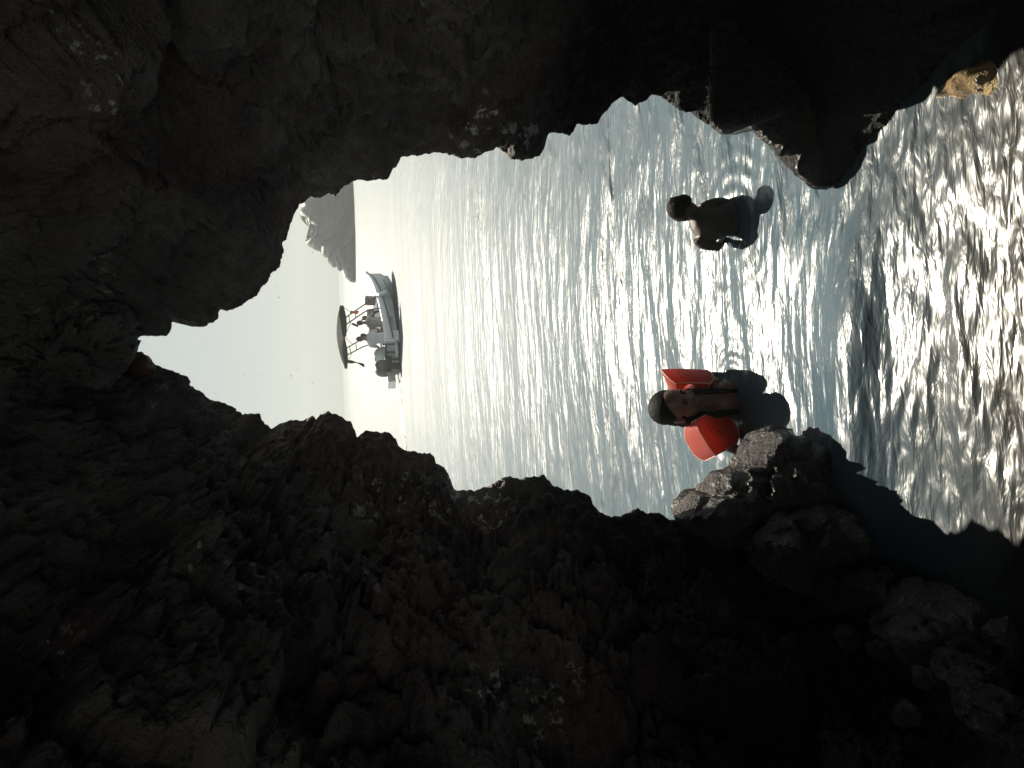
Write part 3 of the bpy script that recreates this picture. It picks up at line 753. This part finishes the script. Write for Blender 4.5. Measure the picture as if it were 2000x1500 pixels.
# ------------------------------------------------------------------ people on the boat
SK = simple_mat('tanned_skin', (.22, .115, .075), rough=.5, var=.1, scale=12)
HR = simple_mat('dark_hair', (.02, .014, .011), rough=.55, var=.3, scale=60, bump=.5)
def mods(o, vox, it=6, fac=.5):
    md = o.modifiers.new('remesh', 'REMESH'); md.mode = 'VOXEL'; md.voxel_size = vox; md.use_smooth_shade = True
    ms = o.modifiers.new('smooth', 'SMOOTH'); ms.iterations = it; ms.factor = fac
    return o
def boat_person(x, y_, z, face, label, shirt, turn=0, arms=((-.28, .2), (-.28, .2)), short=False, bare=False, lean=0.0, s=1.0, shorts=(.1, .1, .12)):
    """seated figure: origin at the seat, face = heading in the boat frame (degrees, 0 = bow)"""
    t = empty('person', on_boat(x, y_, z), math.pi / 2 - PHI + R(face)); t.scale = (s, s, s)
    tag(t, label, 'person', 'people on the motor boat')
    m = MB(); L = lean
    def ring(cx_, z_, rx, ry): return [(cx_ + rx * math.cos(a), ry * math.sin(a), z_) for a in [2 * math.pi * k / 16 for k in range(16)]]
    m.loft([ring(0, -.06, .12, .17), ring(0, .06, .125, .175), ring(L * .2, .20, .10, .145), ring(L * .45, .34, .115, .175), ring(L * .65, .46, .105, .20), ring(L * .75, .53, .07, .14), ring(L * .8, .57, .05, .06)])
    m.tube([(L * .8, 0, .52), (L * .95 + .01, 0, .66)], [.055, .05], n=12)
    hx = L + .02
    m.ball((hx, 0, .75), (.095, .075, .115)); m.ball((hx + .05, 0, .70), (.05, .05, .055)); m.ball((hx + .105, 0, .735), (.02, .014, .022))
    for sg in (-1, 1):
        m.ball((hx - .01, sg * .078, .735), (.02, .012, .03))
        e, hnd = arms[0 if sg < 0 else 1]
        sh = Vector((L * .68, sg * .20, .47)); el = sh + Vector((.10, sg * .06, e)); ha = el + Vector((.22, -sg * .05, hnd * .6))
        m.tube([sh, sh.lerp(el, .5), el, el.lerp(ha, .5), ha], [.052, .047, .038, .035, .026], n=10); m.ball(ha, (.05, .035, .025))
        for q in range(4): m.tube([ha + Vector((.03, (q - 1.5) * .017, 0)), ha + Vector((.075 + .006 * (q % 3), (q - 1.5) * .019, -.012))], [.011, .008], n=6)
        m.tube([ha + Vector((0, -sg * .02, 0)), ha + Vector((.04, -sg * .045, .004))], [.012, .009], n=6)
        kn = Vector((.42, sg * .11, .02)); ft = Vector((.46, sg * .11, -.36))
        m.tube([(0, sg * .09, 0), (.2, sg * .10, .02), kn, (.44, sg * .11, -.16), ft], [.085, .08, .058, .052, .038], n=10); m.ball(ft + Vector((.07, 0, -.02)), (.11, .04, .035))
    b = mods(m.build('body', SK, t), .016)
    m = MB(); m.ball((hx - .018, 0, .775), (.098, .082, .105)); mods(m.build('hair', HR, t), .014, 3)
    if not bare:
        mt_ = simple_mat(shirt[0], shirt[1], rough=.8, scale=18, bump=.3)
        m = MB(); m.loft([ring(0, -.02, .14, .19), ring(0, .06, .142, .192), ring(L * .2, .20, .12, .165), ring(L * .45, .34, .133, .195), ring(L * .65, .46, .122, .215), ring(L * .75, .535, .08, .15), ring(L * .78, .555, .062, .08)])
        for sg in (-1, 1):
            e, hnd = arms[0 if sg < 0 else 1]
            sh = Vector((L * .68, sg * .20, .47)); el = sh + Vector((.10, sg * .06, e)); m.tube([sh, sh.lerp(el, .85)], [.068, .056], n=12)
        mods(m.build('shirt', mt_, t), .016)
    ms_ = simple_mat('swim_shorts', shorts, rough=.8)
    m = MB(); m.loft([ring(0, -.08, .13, .185), ring(0, .04, .135, .185), ring(0, .09, .13, .175)])
    for sg in (-1, 1): m.tube([(0, sg * .09, 0), (.30, sg * .105, .02)], [.105, .085], n=12)
    mods(m.build('shorts', ms_, t), .016)
    return t
boat_person(.50, -.42, .45, 60, 'person in a loose white shirt sitting at the stern with back turned', ('white_shirt', (.55, .56, .58)), s=1.10, lean=.05)
boat_person(1.02, -.05, .42, 75, 'bare brown-backed person hunched between the white shirt and the grey top', None, bare=True, lean=.14, s=.95)
p2 = boat_person(1.30, -.35, .47, 70, 'person in a grey top holding up a dark phone', ('grey_top', (.24, .22, .21)), lean=.06, arms=((-.10, .55), (-.28, .2)), s=1.02)
boat_person(1.62, -.12, .34, 20, 'person with bushy black hair in a dark top sitting closest to the bow', ('dark_top', (.03, .03, .035)), lean=.10, s=.95)
boat_person(1.95, .30, .30, 190, 'person in a blue grey top facing aft behind the front frame', ('blue_grey_top', (.22, .25, .30)), s=.85, lean=.05)
# things carried
ph = MB(); ph.box((0, 0, 0), (.02, .09, .26), Matrix.Rotation(R(35), 4, 'X'), bevel=.006); pho = ph.build('phone', BR); pho.location = on_boat(1.12, -.42, 1.42); pho.rotation_euler = (0, 0, math.pi / 2 - PHI)
tag(pho, 'dark phone held up beneath the black canopy', 'phone')
RD = simple_mat('red_cloth', (.62, .10, .05), rough=.8, bump=.4)
m = MB(); m.loft([[(-.06 - .04 * k % 3 * .3, .0, -.07 * k), (.05, .03 * math.sin(k), -.07 * k), (.06 + .02 * math.sin(k * 1.7), .05, -.07 * k), (-.05, .04, -.07 * k)] for k in range(5)])
rc = m.build('red_cloth', RD); rc.location = on_boat(1.36, -.84, 1.56); rc.rotation_euler = (R(-20), R(25), math.pi / 2 - PHI)
tag(rc, 'orange red cloth tied to the front canopy frame of the boat', 'cloth')
m = MB(); m.box((0, 0, 0), (.22, .30, .36), bevel=.07); m.tube([(.11, -.1, .14), (.16, -.1, 0), (.11, -.1, -.14)], .018, n=6)
bp_ = m.build('backpack', simple_mat('grey_bag_fabric', (.16, .15, .14), rough=.85, bump=.5)); bp_.location = on_boat(2.2, -.45, .85); bp_.rotation_euler = (0, R(12), math.pi / 2 - PHI + .4)
tag(bp_, 'dark grey bag propped on the fore deck behind the front frame', 'bag')

# foam left by the propeller
FOAM = simple_mat('sea_foam', (.62, .58, .50), rough=.7, var=.25, scale=9)
pp_ = np.array([on_water(a, b) for a, b in ((779, 728), (783, 760), (784, 790), (787, 815), (789, 840), (793, 880))])
m = MB(); rs = np.random.RandomState(8)
for q in range(150):
    t = rs.rand() * (len(pp_) - 1); c = [np.interp(t, range(len(pp_)), pp_[:, k]) for k in range(2)]
    a = .05 + .10 * rs.rand(); m.ball((c[0] + rs.normal() * .05, c[1] + rs.normal() * (.10 + .05 * t), .0), (a * 1.6, a, .02 + .035 * rs.rand()), seg=8, ring=6)
tag(m.build('propeller_foam', FOAM), 'thin line of pale foam trailing behind the motor boat', kind='stuff')
# ------------------------------------------------------------------ children in the water
KS = simple_mat('wet_skin', (.17, .082, .055), rough=.32, var=.08, scale=30)
KB = simple_mat('deep_tanned_wet_skin', (.040, .020, .013), rough=.5, var=.1, scale=30)
KH = simple_mat('wet_dark_hair', (.006, .0045, .004), rough=.6, var=.4, scale=120, bump=.6, spec=.08)
KE = simple_mat('dark_eye', (.02, .015, .012), rough=.15)
KSH = simple_mat('dark_swim_shorts', (.03, .03, .035), rough=.6)
def ring2(cx_, cy_, z, rx, ry, n=20): return [(cx_ + rx * math.cos(a), cy_ + ry * math.sin(a), z) for a in [2 * math.pi * k / n for k in range(n)]]

def head_into(m, M_, k=1.0):
    """head shapes; face looks along -y of M_; k scales"""
    T_ = lambda p: M_ @ (Vector(p) * k)
    rot = M_.to_3x3().to_4x4()
    B = lambda c, s: m.ball(T_(c), tuple(q * k for q in s), rot)
    B((0, .005, .035), (.076, .092, .082)); B((0, -.022, -.025), (.062, .066, .080)); B((0, -.058, -.088), (.026, .022, .020))
    B((0, -.084, -.005), (.010, .016, .028)); B((0, -.096, -.024), (.013, .012, .011))
    for sg in (-1, 1):
        B((sg * .012, -.089, -.027), (.008, .009, .007)); B((sg * .034, -.066, -.035), (.024, .020, .026)); B((sg * .030, -.076, .026), (.024, .012, .010))
        B((sg * .077, .006, -.008), (.010, .020, .031)); B((sg * .079, .014, .008), (.009, .018, .018))
    B((0, -.082, -.058), (.023, .009, .0065)); B((0, -.079, -.070), (.019, .009, .0065))
    return T_

# ---- the child with red armbands
g0 = on_water(1437, 785); G = empty('person', tuple(g0)); 
tag(G, 'child with long wet hair and two red inflatable armbands, shoulder deep in the water', 'person', 'children in the water')
HM = Matrix.Translation((-.006, .0, .312)) @ Matrix.Rotation(R(30), 4, 'Z') @ Matrix.Rotation(R(14), 4, 'X') @ Matrix.Rotation(R(6), 4, 'Y')
m = MB()
T_ = head_into(m, HM, 1.0)
m.tube([(.004, .015, .26), (.006, .022, .17), (.006, .03, .09)], [.046, .043, .052], n=16)
m.loft([ring2(0, .03, -.30, .095, .07), ring2(0, .03, -.12, .092, .066), ring2(0, .03, -.02, .10, .068), ring2(.0, .032, .06, .104, .062), ring2(.0, .034, .105, .078, .05), ring2(.004, .034, .135, .045, .042)])
armR = [(-.085, .03, .080), (-.14, .0, .105), (-.215, -.03, .065), (-.245, -.035, .005), (-.235, -.08, -.06)]
m.tube(armR, [.036, .034, .030, .028, .022], n=12)
armL = [(.085, .04, .075), (.115, .09, .11), (.13, .15, .12), (.13, .24, .03), (.12, .30, -.05)]
m.tube(armL, [.036, .034, .031, .028, .022], n=12)
for hx_, hy_, sg in ((-.235, -.08, 1), (.12, .30, -1)):
    m.ball((hx_, hy_, -.075), (.026, .02, .03))
    for q in range(4): m.tube([(hx_ + (q - 1.5) * .011, hy_, -.095), (hx_ + (q - 1.5) * .013, hy_ - .008, -.145 - .006 * (q in (1, 2)))], [.0065, .005], n=6)
    m.tube([(hx_ + sg * .02, hy_, -.075), (hx_ + sg * .042, hy_ - .006, -.108)], [.007, .0055], n=6)
mods(m.build('body', KS, G), .0055, 5)
for sg in (-1, 1):
    e = MB(); e.ball(T_((sg * .030, -.079, .008)), (.0125, .009, .0075), HM.to_3x3().to_4x4(), 14, 10); e.build('eye', KE, G)
    e = MB(); e.tube([T_((sg * .014, -.0865, .026)), T_((sg * .030, -.0875, .031)), T_((sg * .047, -.078, .026))], [.003, .0042, .002], n=6); e.build('eyebrow', KH, G)
# hair: cap, back, and wet locks falling on both sides of the neck
m = MB(); rot = HM.to_3x3().to_4x4()
m.ball(T_((0, .028, .048)), (.086, .094, .086), rot); m.ball(T_((0, .060, -.01)), (.072, .055, .095), rot)
m.ball(T_((-.058, .025, .0)), (.026, .045, .055), rot); m.ball(T_((.058, .02, .0)), (.026, .045, .06), rot)
def lock(pts, r): m.tube([Vector(p) for p in pts], r, n=10)
a_ = T_((-.060, .02, -.03)); lock([a_, (-.072, .0, .215), (-.060, -.028, .15), (-.052, -.036, .08), (-.046, -.036, .0), (-.044, -.03, -.05)], [.026, .024, .022, .018, .013, .006])
a_ = T_((-.050, .05, -.05)); lock([a_, (-.078, .03, .20), (-.076, .01, .13), (-.072, .0, .06), (-.07, .0, -.02)], [.03, .026, .022, .018, .010])
a_ = T_((.062, -.005, -.03)); lock([a_, (.064, -.03, .21), (.060, -.042, .15), (.058, -.042, .08), (.056, -.04, .0), (.056, -.035, -.05)], [.018, .017, .016, .013, .010, .005])
a_ = T_((.03, .08, -.05)); lock([a_, (.03, .08, .2), (.03, .085, .1), (.03, .09, 0)], [.05, .05, .045, .03])
a_ = T_((-.02, .08, -.05)); lock([a_, (-.02, .085, .2), (-.02, .09, .1), (-.02, .095, 0)], [.055, .055, .05, .03])
mods(m.build('hair', KH, G), .005, 4)

# vinyl that the sun shines through
mv, ntv, bv = new_mat('red_vinyl')
bv.inputs['Base Color'].default_value = (.40, .058, .032, 1); bv.inputs['Roughness'].default_value = .32
trn = ntv.nodes.new('ShaderNodeBsdfTranslucent'); trn.inputs[0].default_value = (.70, .15, .07, 1)
mxs = ntv.nodes.new('ShaderNodeMixShader'); mxs.inputs[0].default_value = .45
ntv.links.new(bv.outputs[0], mxs.inputs[1]); ntv.links.new(trn.outputs[0], mxs.inputs[2])
ntv.links.new(mxs.outputs[0], ntv.nodes['Material Output'].inputs[0])
tcv = node(ntv, 'ShaderNodeTexCoord'); nzv = node(ntv, 'ShaderNodeTexNoise', i_Scale=22.0, i_Detail=3.0); ntv.links.new(tcv.outputs['Object'], nzv.inputs['Vector'])
bpv = node(ntv, 'ShaderNodeBump', i_Strength=.35, i_Distance=.01); ntv.links.new(nzv.outputs['Fac'], bpv.inputs['Height']); ntv.links.new(bpv.outputs[0], bv.inputs['Normal'])
VIN = mv
SEAM = simple_mat('pale_vinyl_seam', (.75, .45, .38), rough=.4)
INK = simple_mat('dark_print', (.10, .012, .010), rough=.5)

def armband(M_, label=None):
    """three flat sided inflated sleeve; its axis is z of M_"""
    m = MB(); rings = []
    n = 48
    for t in np.linspace(-1, 1, 15):
        sc_ = (1 - abs(t) ** 3.0 * .30)
        rr = []
        for k in range(n):
            a = 2 * math.pi * k / n
            # rounded triangle
            q = (a + math.pi / 3) % (2 * math.pi / 3) - math.pi / 3
            r_ = .070 / max(math.cos(q), .5); r_ = min(r_, .134) * .95 + .098 * .05
            rr.append(M_ @ Vector((r_ * sc_ * math.cos(a), r_ * sc_ * math.sin(a), .086 * t)))
        rings.append(rr)
    for sc_, z in ((.40, .070), (.36, .0), (.40, -.070)):      # the sleeve hole
        rings.append([M_ @ Vector((.095 * sc_ * math.cos(2 * math.pi * k / n), .095 * sc_ * math.sin(2 * math.pi * k / n), z)) for k in range(n)])
    rings.append(rings[0])
    L = [[m.bm.verts.new(p) for p in r] for r in rings[:-1]]; L.append(L[0])
    for A, B in zip(L[:-1], L[1:]):
        for k in range(n): m.bm.faces.new((A[k], A[(k + 1) % n], B[(k + 1) % n], B[k]))
    o = m.build('armband', VIN, G, angle=50)
    s = MB()
    for t in (-1, 1):
        pts_ = [M_ @ Vector((v.x, v.y, v.z)) for v in []]
    for k0 in (n // 6, n // 2, 5 * n // 6):
        s.tube([rings[i][k0] for i in range(15)], .0028, n=5)
    s.tube([rings[0][k] for k in range(n)], .0026, n=5, closed=True); s.tube([rings[14][k] for k in range(n)], .0026, n=5, closed=True)
    s.build('seam', SEAM, o)
    return o
def print_logo(o, centre, xdir, look, size, txt='BEMA'):
    bh_ = bvh_of(o); look = Vector(look).normalized(); xd = Vector(xdir); xd = (xd - look * xd.dot(look)).normalized(); yd = look.cross(xd) * -1
    if yd.z < 0: pass
    def proj(x, y_):
        st = Vector(centre) + xd * x + yd * y_ - look * .4
        h = bh_.ray_cast(st, look); return (h[0] - look * .0012) if h[0] is not None else None
    v, f = text_mesh(txt, size * .62)
    V = [proj(a[0], a[1]) for a in v]; F = [q for q in f if all(V[i] is not None for i in q)]
    V = [p if p is not None else Vector((0, 0, 0)) for p in V]
    ring = [proj(size * 1.15 * math.cos(t), size * .60 * math.sin(t)) for t in np.linspace(0, 2 * math.pi, 48, endpoint=False)]
    m = MB(); run = []
    for p in ring + ring[:1]:
        if p is None:
            if len(run) > 2: m.tube(run, .0014, n=5)
            run = []
        else: run.append(p)
    if len(run) > 2: m.tube(run, .0014, n=5)
    for q in F:
        try: m.bm.faces.new([m.bm.verts.new(V[i]) for i in q])
        except ValueError: pass
    m.build('printed_logo', INK, o, smooth=False)
# picture-left armband: axis along the arm, pointing left and a little down
zax = Vector((-.80, -.25, -.35)).normalized(); xax = Vector((.45, -.9, .1)); xax = (xax - zax * xax.dot(zax)).normalized(); yax = zax.cross(xax)
MA = Matrix((xax, yax, zax)).transposed().to_4x4(); MA.translation = Vector((-.160, -.012, .158))
ab1 = armband(MA @ Matrix.Rotation(R(-22), 4, 'Z') @ Matrix.Diagonal((1.12, 1.12, 1.12, 1)))
vd = (Vector((-.162, 0, .128)) + Vector(g0) - Vector(CAMP)).normalized()
print_logo(ab1, (-.126, -.05, .135), (.55, 0, .80), vd, .040)
zax = Vector((.35, .88, -.10)).normalized(); xax = Vector((.75, -.3, .55)); xax = (xax - zax * xax.dot(zax)).normalized(); yax = zax.cross(xax)
MA = Matrix((xax, yax, zax)).transposed().to_4x4(); MA.translation = Vector((.088, .115, .212))
ab2 = armband(MA @ Matrix.Rotation(R(35), 4, 'Z') @ Matrix.Diagonal((1.1, 1.1, 1.1, 1)))
print_logo(ab2, (.152, .05, .242), (.5, 0, .85), vd, .036)

# ---- the small child seen from behind
b0 = on_water(1432, 440); Bc = empty('person', tuple(b0))
tag(Bc, 'small bare-backed child with short dark hair seen from behind, hip deep in the water', 'person', 'children in the water')
HM = Matrix.Translation((.078, .0, .258)) @ Matrix.Rotation(R(-112), 4, 'Z') @ Matrix.Rotation(R(22), 4, 'X')
m = MB(); T_ = head_into(m, HM, .62)
m.tube([(.074, .0, .225), (.062, .005, .195), (.05, .01, .17)], [.030, .031, .036], n=14)
m.loft([ring2(.032, .0, -.22, .075, .06), ring2(.032, .0, -.06, .080, .062), ring2(.030, .0, .02, .080, .060), ring2(.016, .0, .07, .082, .058), ring2(.004, .0, .115, .086, .060), ring2(.0, .0, .155, .088, .058), ring2(.008, .002, .190, .078, .052), ring2(.030, .004, .212, .052, .042), ring2(.05, .005, .225, .03, .03)])
m.tube([(-.062, .0, .195), (-.086, .004, .165), (-.098, .0, .13), (-.108, -.012, .095), (-.085, .045, .05), (-.06, .075, .02), (-.05, .085, -.02)], [.030, .031, .027, .022, .021, .018, .014], n=12)
m.tube([(.078, .0, .165), (.098, .0, .13), (.112, -.012, .085), (.118, .01, .04), (.118, .03, -.01)], [.026, .026, .022, .020, .015], n=12)
for sg in (-1, 1):
    m.tube([(.032 + sg * .042, 0, -.15), (.032 + sg * .045, 0, -.34), (.032 + sg * .045, .01, -.5)], [.046, .036, .028], n=12)
for hx_, hy_, sg in ((-.05, .09, 1), (.118, .035, -1)):
    m.ball((hx_, hy_, -.035), (.017, .013, .02))
    for q in range(4): m.tube([(hx_ + (q - 1.5) * .0075, hy_, -.05), (hx_ + (q - 1.5) * .009, hy_ + .005, -.082 - .004 * (q in (1, 2)))], [.0045, .0035], n=6)
    m.tube([(hx_ + sg * .013, hy_, -.035), (hx_ + sg * .028, hy_, -.058)], [.005, .004], n=6)
mods(m.build('body', KB, Bc), .0045, 4)
for sg in (-1, 1):
    e = MB(); e.ball(T_((sg * .030, -.079, .008)), (.008, .006, .005), HM.to_3x3().to_4x4(), 12, 8); e.build('eye', KE, Bc)
m = MB(); rot = HM.to_3x3().to_4x4()
m.ball(T_((0, .026, .042)), (.054, .058, .055), rot); m.ball(T_((0, .055, -.005)), (.044, .036, .045), rot)
rs = np.random.RandomState(5)
for q in range(26):
    a = rs.rand() * 6.28; el_ = .2 + rs.rand() * 1.1
    d_ = Vector((math.cos(a) * math.cos(el_), abs(math.sin(a)) * math.cos(el_), math.sin(el_)))
    p_ = Vector((0, .026, .042)) + Vector((d_.x * .082, d_.y * .088, d_.z * .083)); m.tube([T_(p_ * .95), T_(p_ + Vector((0, .012, -.012)) + d_ * .006)], [.010, .003], n=6)
mods(m.build('hair', KH, Bc), .004, 2)
m = MB(); m.loft([ring2(.032, .0, -.12, .090, .072), ring2(.032, .0, -.02, .088, .070), ring2(.030, .0, .022, .086, .066), ring2(.030, .0, .026, .080, .060)]); m.build('swim_shorts', KSH, Bc)

# ------------------------------------------------------------------ birds
BD = simple_mat('dark_feathers', (.03, .03, .03), rough=.8)
def bird_mesh():
    m = MB()
    m.tube([(0, .09, 0), (0, .07, .004), (0, .02, .006), (0, -.05, .002), (0, -.10, 0)], [.006, .018, .026, .016, .004], n=8)
    m.ball((0, .095, .006), (.014, .02, .013), seg=10, ring=6); m.tube([(0, .11, .005), (0, .128, .002)], [.005, .001], n=5)
    for sg in (-1, 1):
        m.loft([[(sg * x, y0, z), (sg * x, y0 - c * .5, z + .006), (sg * x, y0 - c, z), (sg * x, y0 - c * .5, z - .003)] for x, y0, c, z in [(.015, .045, .07, .005), (.08, .06, .06, .05), (.15, .03, .045, .035), (.21, -.02, .015, .0)]])
    m.loft([[(-.008, -.09, .001), (.008, -.09, .001), (.008, -.09, -.002), (-.008, -.09, -.002)], [(-.03, -.15, .001), (.03, -.15, .001), (.03, -.15, -.002), (-.03, -.15, -.002)]])
    o = m.build('bird', BD); return o
BIRDS = [((541,562),'bird just under the roof, leftmost of the close pair above the headland slope'),
 ((544,581),'bird of the close pair that is nearer to the boat canopy'),
 ((536,612),'lone bird straight above the boat canopy front'),
 ((611,493),'bird flying just above the headland slope'),
 ((581,719),'lower bird of the pair above the boat stern'),
 ((569,734),'larger bird of the pair above the boat stern'),
 ((611,748),'lowest bird, close to the horizon behind the boat'),
 ((511,731),'bird in the middle of the pale sky, lower of two level ones'),
 ((477,733),'bird in the middle of the pale sky, higher of two level ones'),
 ((422,769),'highest bird, close to the left rock ridge')]
bird0 = bird_mesh()
for i, ((px, py), lab) in enumerate(BIRDS):
    o = bird0 if i == 0 else bird0.copy()
    if i: COL.objects.link(o)
    d = ray(px, py); dist_ = 62 + 9 * ((i * 7) % 5)
    o.location = tuple(CAMP + d * dist_)
    o.rotation_euler = (.3 * math.sin(i * 2.1), .5 * math.sin(i * 1.3 + .4), 1.1 * i + .5); s_ = .75 + .12 * (i % 3); o.scale = (s_,) * 3
    tag(o, lab, 'bird', 'small dark birds in the sky')
